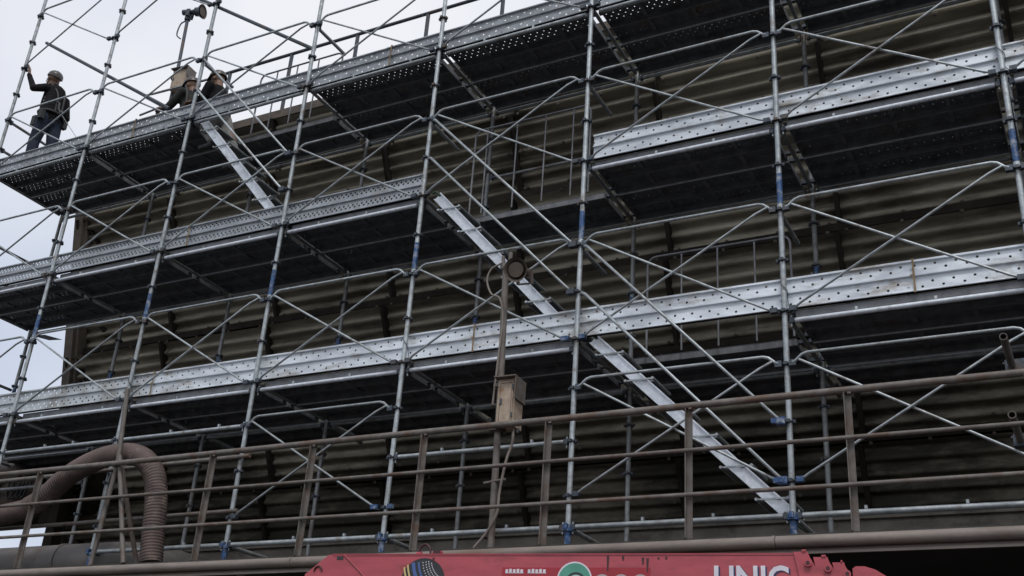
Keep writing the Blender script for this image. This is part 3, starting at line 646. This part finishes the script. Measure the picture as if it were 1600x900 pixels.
# black round emblem with yellow and blue bands and rows of white dots
b = MB(); cx, cz = .635, -.185; b.prism(disc_poly(cx, cz, .162, 40), -.0020, -.0004, BLACKP)
def band(mb, r0, r1, a0, a1, ox, oz, y, m, n_=10):
    A = [math.radians(a0 + (a1 - a0) * q / n_) for q in range(n_ + 1)]
    out = [(ox + r1 * math.cos(t), oz + r1 * math.sin(t)) for t in A]; inn = [(ox + r0 * math.cos(t), oz + r0 * math.sin(t)) for t in A][::-1]
    mb.prism(out + inn, y - .0012, y, m)
ox, oz = cx + .20, cz + .16
for r0, r1, m, a0, a1 in ((.345, .357, YELL, 190, 232), (.318, .330, YELL, 188, 236), (.270, .294, BLUEP, 186, 240), (.236, .250, BLUEP, 186, 240)): band(b, r0, r1, a0, a1, ox, oz, -.0021, m)
for rr_ in (.150, .170, .190, .212):
    for q in range(12):
        t = math.radians(188 + q * 5.2); px, pz = ox + rr_ * math.cos(t), oz + rr_ * math.sin(t)
        if math.hypot(px - cx, pz - cz) < .145: b.prism(disc_poly(px, pz, .0042, 6), -.0033, -.0021, WHITE)
b.build("round_emblem", cr)
# green ring emblem with a white swirl, grey rounded letters on a darker red strip
b = MB(); cx, cz = 1.70, -.165; b.prism(disc_poly(cx, cz, .118, 36), -.0026, -.0014, WHITE); b.prism(disc_poly(cx, cz, .108, 36), -.0040, -.0028, GREENL)
band(b, .058, .070, 20, 190, cx + .01, cz - .02, -.0042, BLACKP, 12); band(b, .030, .056, 10, 250, cx + .012, cz - .025, -.0042, WHITE, 12)
b.build("green_emblem", cr)
b = MB(); b.box((1.20, -.0015, -.16), (2.20, -.0005, -.085), plain("deep_red_strip", (.36, .02, .035), .4)); b.build("printed_strip", cr)
def text(body, x, z, size, m, y=-.004, bold=True, name="lettering", shear=0.0, sx=1.0, extr=.0008, par=cr):
    cu = bpy.data.curves.new(name, 'FONT'); cu.body = body; cu.size = size; cu.extrude = extr; cu.resolution_u = 3
    if bold: cu.offset = size * .022
    cu.shear = shear
    t = bpy.data.objects.new(name, cu); COL.objects.link(t); dg = bpy.context.evaluated_depsgraph_get(); me = bpy.data.meshes.new_from_object(t.evaluated_get(dg)); bpy.data.objects.remove(t)
    me.materials.clear(); me.materials.append(m); o = put(name, me, par, (x, y, z), (math.pi / 2, 0, 0), (sx, 1, 1)); return o
text("UNIC", 2.605, -.235, .222, NAVY, -.0026, sx=.86)
text("UNIC", 2.595, -.228, .222, WHITE, -.0048, sx=.86)
b = MB()
for q in range(3): band(b, .030, .058, -40, 250, 1.885 + .125 * q, -.185, -.0030, LGREY, 14)
b.build("rounded_letters", cr)
for k0, k1 in ((0, 5), (6, 11)):
    b = MB(); b.box((1.223 + .026 * k0, -.0018, -.124), (1.221 + .026 * k1, -.0016, -.120), WHITE)
    for q in range(k0, k1): b.box((1.225 + .026 * q, -.0035, -.123), (1.243 + .026 * q, -.0017, -.098 + .003 * (q % 2)), WHITE)
    b.build("small_print", cr)
# pedestal under the boom, below the frame
b = MB(); b.tube([(2.6, D / 2, -H - .02), (2.6, D / 2, -3.1)], .17, RED, 18); b.box((2.3, -.15, -3.115), (2.9, D + .15, -2.2), RED); b.build("crane_pedestal", cr)
b = MB(); b.box((-1.5, -.8, -2.45), (5.0, 1.0, -2.2), BLACK); b.build("truck_chassis", cr)
for x in (-.9, .0, 4.2):
    for y in (-.62, .78):
        b = MB(); b.tube([(x, y - .12, -2.66), (x, y + .12, -2.66)], .45, BLACK, 24); b.tube([(x, y - .125, -2.66), (x, y + .125, -2.66)], .22, LGREY, 16); b.build("wheel", cr)

# ------------------------------------------------------------------ workers
def blob(name, caps, m, parent, voxel=.014, sub=0):
    bm = bmesh.new()
    for c in caps:
        p0, r0, p1, r1 = Vector(c[0]), c[1], Vector(c[2]), c[3]; sc_ = c[4] if len(c) > 4 else (1, 1, 1)
        L = (p1 - p0).length; n_ = max(1, int(L / (min(r0, r1) * .4)))
        for q in range(n_ + 1):
            f = q / n_; p = p0.lerp(p1, f); r = r0 + (r1 - r0) * f
            bmesh.ops.create_icosphere(bm, subdivisions=2, radius=r, matrix=Matrix.Translation(p) @ Matrix.Diagonal((*sc_, 1)))
            if L < 1e-5: break
    me = bpy.data.meshes.new(name); bm.to_mesh(me); bm.free(); o = bpy.data.objects.new(name, me); COL.objects.link(o)
    md = o.modifiers.new("r", 'REMESH'); md.mode = 'VOXEL'; md.voxel_size = voxel; md.use_smooth_shade = True
    s2 = o.modifiers.new("s", 'SMOOTH'); s2.factor = .5; s2.iterations = 3
    dg = bpy.context.evaluated_depsgraph_get(); me2 = bpy.data.meshes.new_from_object(o.evaluated_get(dg)); bpy.data.objects.remove(o)
    me2.name = name; me2.materials.clear(); me2.materials.append(m)
    for p in me2.polygons: p.use_smooth = True
    return put(name, me2, parent)
def fingers(wrist, d, side, up, curl, ln=.085):
    """palm + four fingers of different length + thumb as capsules; d = direction of the hand, up = back of hand"""
    d, side, up = Vector(d).normalized(), Vector(side).normalized(), Vector(up).normalized(); w_ = Vector(wrist); out = []
    for s_ in (-.022, 0, .022): out.append((tuple(w_ + side * s_ * .7), .017, tuple(w_ + d * .078 + side * s_ * 1.2), .015))
    for q, (s_, l) in enumerate(((-.034, .86), (-.0115, 1.0), (.0115, .95), (.033, .76))):
        k0 = w_ + d * .080 + side * s_; k1 = k0 + (d * math.cos(curl) - up * math.sin(curl)) * .042 * l; k2 = k1 + (d * math.cos(curl * 2.1) - up * math.sin(curl * 2.1)) * .030 * l; k3 = k2 + (d * math.cos(curl * 3) - up * math.sin(curl * 3)) * .020 * l
        out += [(tuple(k0), .0095, tuple(k1), .009), (tuple(k1), .009, tuple(k2), .0085), (tuple(k2), .0085, tuple(k3), .0075)]
    t0 = w_ + d * .02 + side * -.03; t1 = t0 + (d * .7 - side * .7 - up * .3).normalized() * .045; t2 = t1 + (d * .8 - side * .1 - up * .6).normalized() * .03
    out += [(tuple(t0), .014, tuple(t1), .011), (tuple(t1), .011, tuple(t2), .009)]
    return out
def head_caps(c, f):
    """skull, jaw, nose, ears, neck; c = centre, f = facing"""
    c, f = Vector(c), Vector(f).normalized(); s = f.cross(Vector((0, 0, 1))).normalized(); u = s.cross(f)
    T = lambda a, b_, d_: tuple(c + f * a + s * b_ + u * d_)
    return [(T(-.012, 0, .03), .088, T(-.005, 0, .03), .086), (T(.015, 0, -.02), .072, T(.035, 0, -.06), .052), (T(.05, 0, -.075), .030, T(.055, 0, -.085), .026),
            (T(.082, 0, .005), .012, T(.102, 0, -.022), .015), (T(.083, 0, -.052), .013, T(.085, .012, -.052), .011), (T(.083, 0, -.052), .013, T(.085, -.012, -.052), .011), (T(.078, -.03, .022), .012, T(.078, .03, .022), .012),
            (T(-.012, .082, .0), .018, T(-.012, .084, -.022), .012), (T(-.012, -.082, .0), .018, T(-.012, -.084, -.022), .012),
            (T(-.03, 0, -.06), .058, T(-.045, 0, -.19), .062)], T
def face_marks(par, T, f):
    b = MB()
    for s in (-1, 1):
        p = Vector(T(.088, s * .032, .004)); 
        bm = Matrix.Translation(p) @ Matrix.Diagonal((.008, .011, .006, 1))
        vs = [bm @ Vector((math.sin(a) * math.cos(q), math.sin(a) * math.sin(q), math.cos(a))) for a in (0.01, .8, 1.57, 2.3, 3.13) for q in [k * math.pi / 4 for k in range(8)]]
        b.add(vs, [(i * 8 + j, i * 8 + (j + 1) % 8, (i + 1) * 8 + (j + 1) % 8, (i + 1) * 8 + j) for i in range(4) for j in range(8)], BLACK, True)
    b.build("eyes", par)
def helmet(par, T, f, m):
    """helmet shell: dome with a peak at the front"""
    b = MB(); f = Vector(f).normalized(); s = f.cross(Vector((0, 0, 1))).normalized(); u = s.cross(f); O = Vector(T(-.008, 0, .052)); rows = 7; n_ = 20; vs = []
    for i in range(rows + 1):
        a = math.pi / 2 * i / rows; rr = math.cos(a); zz = math.sin(a) * .098
        for q in range(n_):
            t = 2 * math.pi * q / n_; ex = (.122 + (.05 * max(0, math.cos(t)) ** 3 if i == 0 else 0)); vs.append(O + f * (math.cos(t) * rr * ex) + s * (math.sin(t) * rr * .108) + u * (zz - (.012 if i == 0 else 0)))
    fs = [(i * n_ + j, i * n_ + (j + 1) % n_, (i + 1) * n_ + (j + 1) % n_, (i + 1) * n_ + j) for i in range(rows) for j in range(n_)]
    b.add(vs, fs, m, True); vi = [O + (v - O) * .94 for v in vs]; b.add(vi, [x[::-1] for x in fs], BLACK, True)
    b.add(vs[:n_] + vi[:n_], [(j, j + n_, (j + 1) % n_ + n_, (j + 1) % n_) for j in range(n_)], m)
    b.tube([O - f * .11 + u * .02, O + u * .102, O + f * .11 + u * .02], .006, m, 6)
    b.build("helmet", par)
    k = MB(); k.tube([T(.0, .09, .03), T(.035, .072, -.06), T(.055, .0, -.112), T(.035, -.072, -.06), T(.0, -.09, .03)], .005, BLACK, 6); k.build("chin_strap", par)

# worker 1: standing on the top lift, reaching up to the left end post, looking up
B1 = Vector((.52, .26, ZK[8] + .035))
w1 = thing("person", "worker in dark clothes and harness standing at far left, one arm raised to the post", "person", B1)
f1 = Vector((-.92, .05, .38)); hc, T1 = head_caps((-.10, -.04, 1.63), f1)
hand_dir = Vector((-.18, -.12, .97))
body = hc + [((0, 0, 1.36), .105, (.02, .0, 1.12), .118, (1, 1.25, 1)), ((.02, 0, 1.12), .115, (.02, 0, .94), .122, (1, 1.2, 1)),
             ((-.02, -.17, 1.39), .055, (-.27, -.20, 1.43), .045), ((-.27, -.20, 1.43), .043, (-.440, -.215, 1.72), .029),
             ((-.02, .19, 1.36), .055, (.02, .25, 1.10), .045), ((.02, .25, 1.10), .042, (-.26, .12, 1.10), .03),
             ((.02, -.09, .92), .088, (-.04, -.10, .50), .06), ((-.04, -.10, .50), .058, (.0, -.11, .10), .042), ((.02, .10, .92), .088, (.08, .11, .50), .06), ((.08, .11, .5), .058, (.14, .11, .10), .042),
             ((.0, -.11, .06), .042, (-.15, -.12, .04), .036), ((.14, .11, .06), .042, (0, .12, .04), .036)]
body += fingers((-.444, -.217, 1.745), hand_dir, (.5, -.85, 0), (.8, .5, .1), .22) + fingers((-.275, .11, 1.10), (-1, -.2, -.1), (0, -1, 0), (0, 0, 1), .5)
blob("body", body, SKIN, w1, .0085)
blob("jacket", [((0, 0, 1.40), .118, (.02, .0, 1.12), .132, (1, 1.25, 1)), ((.02, 0, 1.12), .13, (.02, 0, .92), .14, (1, 1.2, 1)), ((-.02, -.17, 1.39), .066, (-.27, -.20, 1.43), .054), ((-.27, -.20, 1.43), .050, (-.436, -.214, 1.70), .038),
                ((-.02, .19, 1.37), .069, (.02, .25, 1.10), .058), ((.02, .25, 1.10), .054, (-.235, .125, 1.10), .042), ((-.05, 0, 1.50), .068, (-.03, 0, 1.40), .09)], DARKC, w1, .013)
blob("trousers", [((.02, 0, .97), .135, (.02, 0, .90), .135, (1, 1.15, 1)), ((.02, -.09, .90), .108, (-.04, -.10, .50), .082), ((-.04, -.10, .50), .082, (.0, -.11, .12), .078), ((.02, .10, .90), .108, (.08, .11, .50), .082), ((.08, .11, .5), .082, (.14, .11, .12), .078)], JEANS, w1, .014)
blob("boot", [((.01, -.11, .12), .055, (.0, -.11, .05), .052), ((0, -.11, .048), .05, (-.16, -.12, .042), .042)], BLACK, w1, .012); blob("boot", [((.15, .11, .12), .055, (.14, .11, .05), .052), ((.14, .11, .048), .05, (-.02, .12, .042), .042)], BLACK, w1, .012)
helmet(w1, T1, f1, HELM); face_marks(w1, T1, f1)
hb = MB(); ring = [(.02 + .155 * math.cos(t), .18 * math.sin(t), .99) for t in [2 * math.pi * q / 20 for q in range(21)]]; hb.tube(ring, .022, BLACK, 6)
for s in (-1, 1): hb.tube(smooth_curve([(-.13, s * .08, 1.0), (-.125, s * .10, 1.25), (-.03, s * .12, 1.49), (.13, s * .06, 1.3), (.16, s * .05, 1.0)]), .016, BLACK, 6)
hb.build("safety_harness", w1)
for lo, hi in (((.10, .14, .84), (.17, .20, .96)), ((-.16, -.16, .78), (-.08, -.08, .94)), ((.04, -.22, .82), (.12, -.16, .96))):
    hb = MB(); hb.box(lo, hi, BLACK); hb.build("tool_pouch", w1)
hb = MB(); hb.tube(smooth_curve([(.15, -.05, 1.16), (.25, -.08, 1.10), (.30, -.1, .98), (.40, -.12, .88)]), .015, BLACK, 6); hb.tube([(.40, -.12, .88), (.46, -.14, .82)], .032, BLACK, 8); hb.tube(smooth_curve([(.46, -.14, .82), (.62, -.10, .62), (.8, -.05, .40)]), .004, GALV_D, 5)
hb.build("lanyard", w1)

# worker 2: stooping behind the toe board, facing left, arms out to the loop handrail
B2 = Vector((3.28, .50, ZK[8] + .035)); w2 = thing("person", "worker in grey-green jacket crouching on the top lift, arm stretched left", "person", B2)
f2 = Vector((-.98, 0, -.15)); hc, T2 = head_caps((-.26, .0, .98), f2)
body = hc + [((-.23, 0, .76), .10, (-.16, 0, .52), .115, (1, 1.25, 1)), ((-.16, 0, .52), .12, (-.12, 0, .38), .12, (1, 1.2, 1)),
             ((-.20, -.18, .76), .054, (-.38, -.19, .58), .044), ((-.38, -.19, .58), .042, (-.58, -.10, .66), .03), ((-.20, .18, .76), .054, (-.34, .2, .54), .044), ((-.34, .2, .54), .042, (-.56, .12, .58), .03),
             ((-.12, -.10, .36), .088, (-.42, -.14, .36), .062), ((-.42, -.14, .36), .058, (-.36, -.14, .06), .04), ((-.12, .10, .36), .088, (-.20, .14, .10), .062), ((-.20, .14, .08), .058, (.20, .14, .06), .042),
             ((-.36, -.14, .05), .04, (-.50, -.14, .04), .036), ((.2, .14, .06), .04, (.26, .14, .10), .034)]
body += fingers((-.60, -.095, .665), (-1, .1, .1), (0, -1, 0), (0, 0, 1), .5) + fingers((-.58, .11, .585), (-1, -.1, .1), (0, 1, 0), (0, 0, 1), .5)
blob("body", body, SKIN, w2, .0085)
blob("jacket", [((-.24, 0, .80), .112, (-.16, 0, .52), .135, (1, 1.28, 1)), ((-.16, 0, .52), .136, (-.12, 0, .38), .138, (1, 1.2, 1)), ((-.20, -.18, .77), .068, (-.38, -.19, .58), .057), ((-.38, -.19, .58), .055, (-.565, -.105, .655), .042), ((-.20, .18, .77), .068, (-.34, .2, .54), .057), ((-.34, .2, .54), .055, (-.545, .125, .578), .042), ((-.23, 0, .84), .07, (-.2, 0, .78), .09)], OLIVE, w2, .013)
blob("trousers", [((-.12, 0, .37), .13, (-.12, 0, .34), .13, (1, 1.2, 1)), ((-.12, -.10, .34), .105, (-.42, -.14, .36), .08), ((-.42, -.14, .36), .08, (-.37, -.14, .12), .07), ((-.12, .10, .34), .105, (-.20, .14, .11), .08), ((-.20, .14, .10), .078, (.17, .14, .09), .07)], DARKC, w2, .014)
blob("boot", [((-.36, -.14, .11), .05, (-.36, -.14, .05), .048), ((-.36, -.14, .046), .046, (-.52, -.14, .04), .04)], BLACK, w2, .012)
blob("boot", [((.17, .14, .07), .05, (.24, .14, .07), .048), ((.24, .14, .09), .046, (.26, .14, .16), .036)], BLACK, w2, .012)
helmet(w2, T2, f2, HELMD); face_marks(w2, T2, f2)
hb = MB(); hb.tube(smooth_curve([(-.20, -.15, .90), (-.12, -.17, .72), (-.08, -.17, .46)]), .015, BLACK, 6); hb.build("safety_harness", w2)

# worker 3: coming up the upper stair flight, pale trousers, facing left
B3 = Vector((4.10, .30, ZK[8] - .36)); w3 = thing("person", "person in dark jacket and pale trousers climbing out of the stair opening", "person", B3)
f3 = Vector((-.97, -.05, -.12)); hc, T3 = head_caps((-.37, -.02, 1.14), f3)
body = hc + [((-.32, 0, .92), .10, (-.26, 0, .70), .112, (1, 1.25, 1)), ((-.26, 0, .70), .115, (-.22, 0, .58), .12, (1, 1.2, 1)),
             ((-.31, -.18, .93), .054, (-.40, -.20, .70), .044), ((-.40, -.20, .70), .042, (-.60, -.13, .80), .03), ((-.31, .18, .93), .054, (-.36, .22, .68), .044), ((-.36, .22, .68), .042, (-.55, .19, .74), .03),
             ((-.22, -.10, .56), .088, (-.30, -.10, .34), .062), ((-.30, -.10, .34), .058, (-.15, -.10, .10), .04), ((-.22, .10, .56), .088, (-.02, .11, .20), .062), ((-.02, .11, .20), .058, (.12, .10, -.14), .04),
             ((-.15, -.10, .06), .04, (-.28, -.10, .04), .036), ((.12, .10, -.17), .04, (0, .10, -.20), .036)]
body += fingers((-.62, -.125, .81), (-1, .1, .1), (0, -1, 0), (0, 0, 1), .5) + fingers((-.57, .185, .745), (-1, -.1, .1), (0, 1, 0), (0, 0, 1), .5)
blob("body", body, SKIN, w3, .0085)
blob("jacket", [((-.33, 0, .95), .112, (-.26, 0, .70), .13, (1, 1.28, 1)), ((-.26, 0, .70), .13, (-.22, 0, .60), .134, (1, 1.2, 1)), ((-.31, -.18, .94), .068, (-.40, -.2, .70), .057), ((-.40, -.2, .70), .055, (-.585, -.135, .79), .042), ((-.31, .18, .94), .068, (-.36, .22, .68), .057), ((-.36, .22, .68), .055, (-.535, .192, .735), .042), ((-.35, 0, 1.0), .07, (-.31, 0, .93), .09)], DARKC, w3, .013)
blob("trousers", [((-.22, 0, .58), .13, (-.22, 0, .54), .13, (1, 1.2, 1)), ((-.22, -.10, .55), .108, (-.30, -.10, .34), .085), ((-.30, -.10, .34), .085, (-.15, -.10, .14), .076), ((-.22, .10, .54), .108, (-.06, .11, .20), .088), ((-.06, .11, .20), .085, (.12, .10, -.10), .078)], PALET, w3, .014)
blob("boot", [((-.15, -.10, .11), .05, (-.15, -.10, .05), .048), ((-.15, -.10, .046), .046, (-.31, -.10, .04), .04)], BLACK, w3, .012)
blob("boot", [((.12, .10, -.12), .05, (.12, .10, -.18), .048), ((.12, .10, -.19), .046, (-.04, .10, -.195), .04)], BLACK, w3, .012)
helmet(w3, T3, f3, HELMD); face_marks(w3, T3, f3)
print("objects", len(bpy.data.objects))
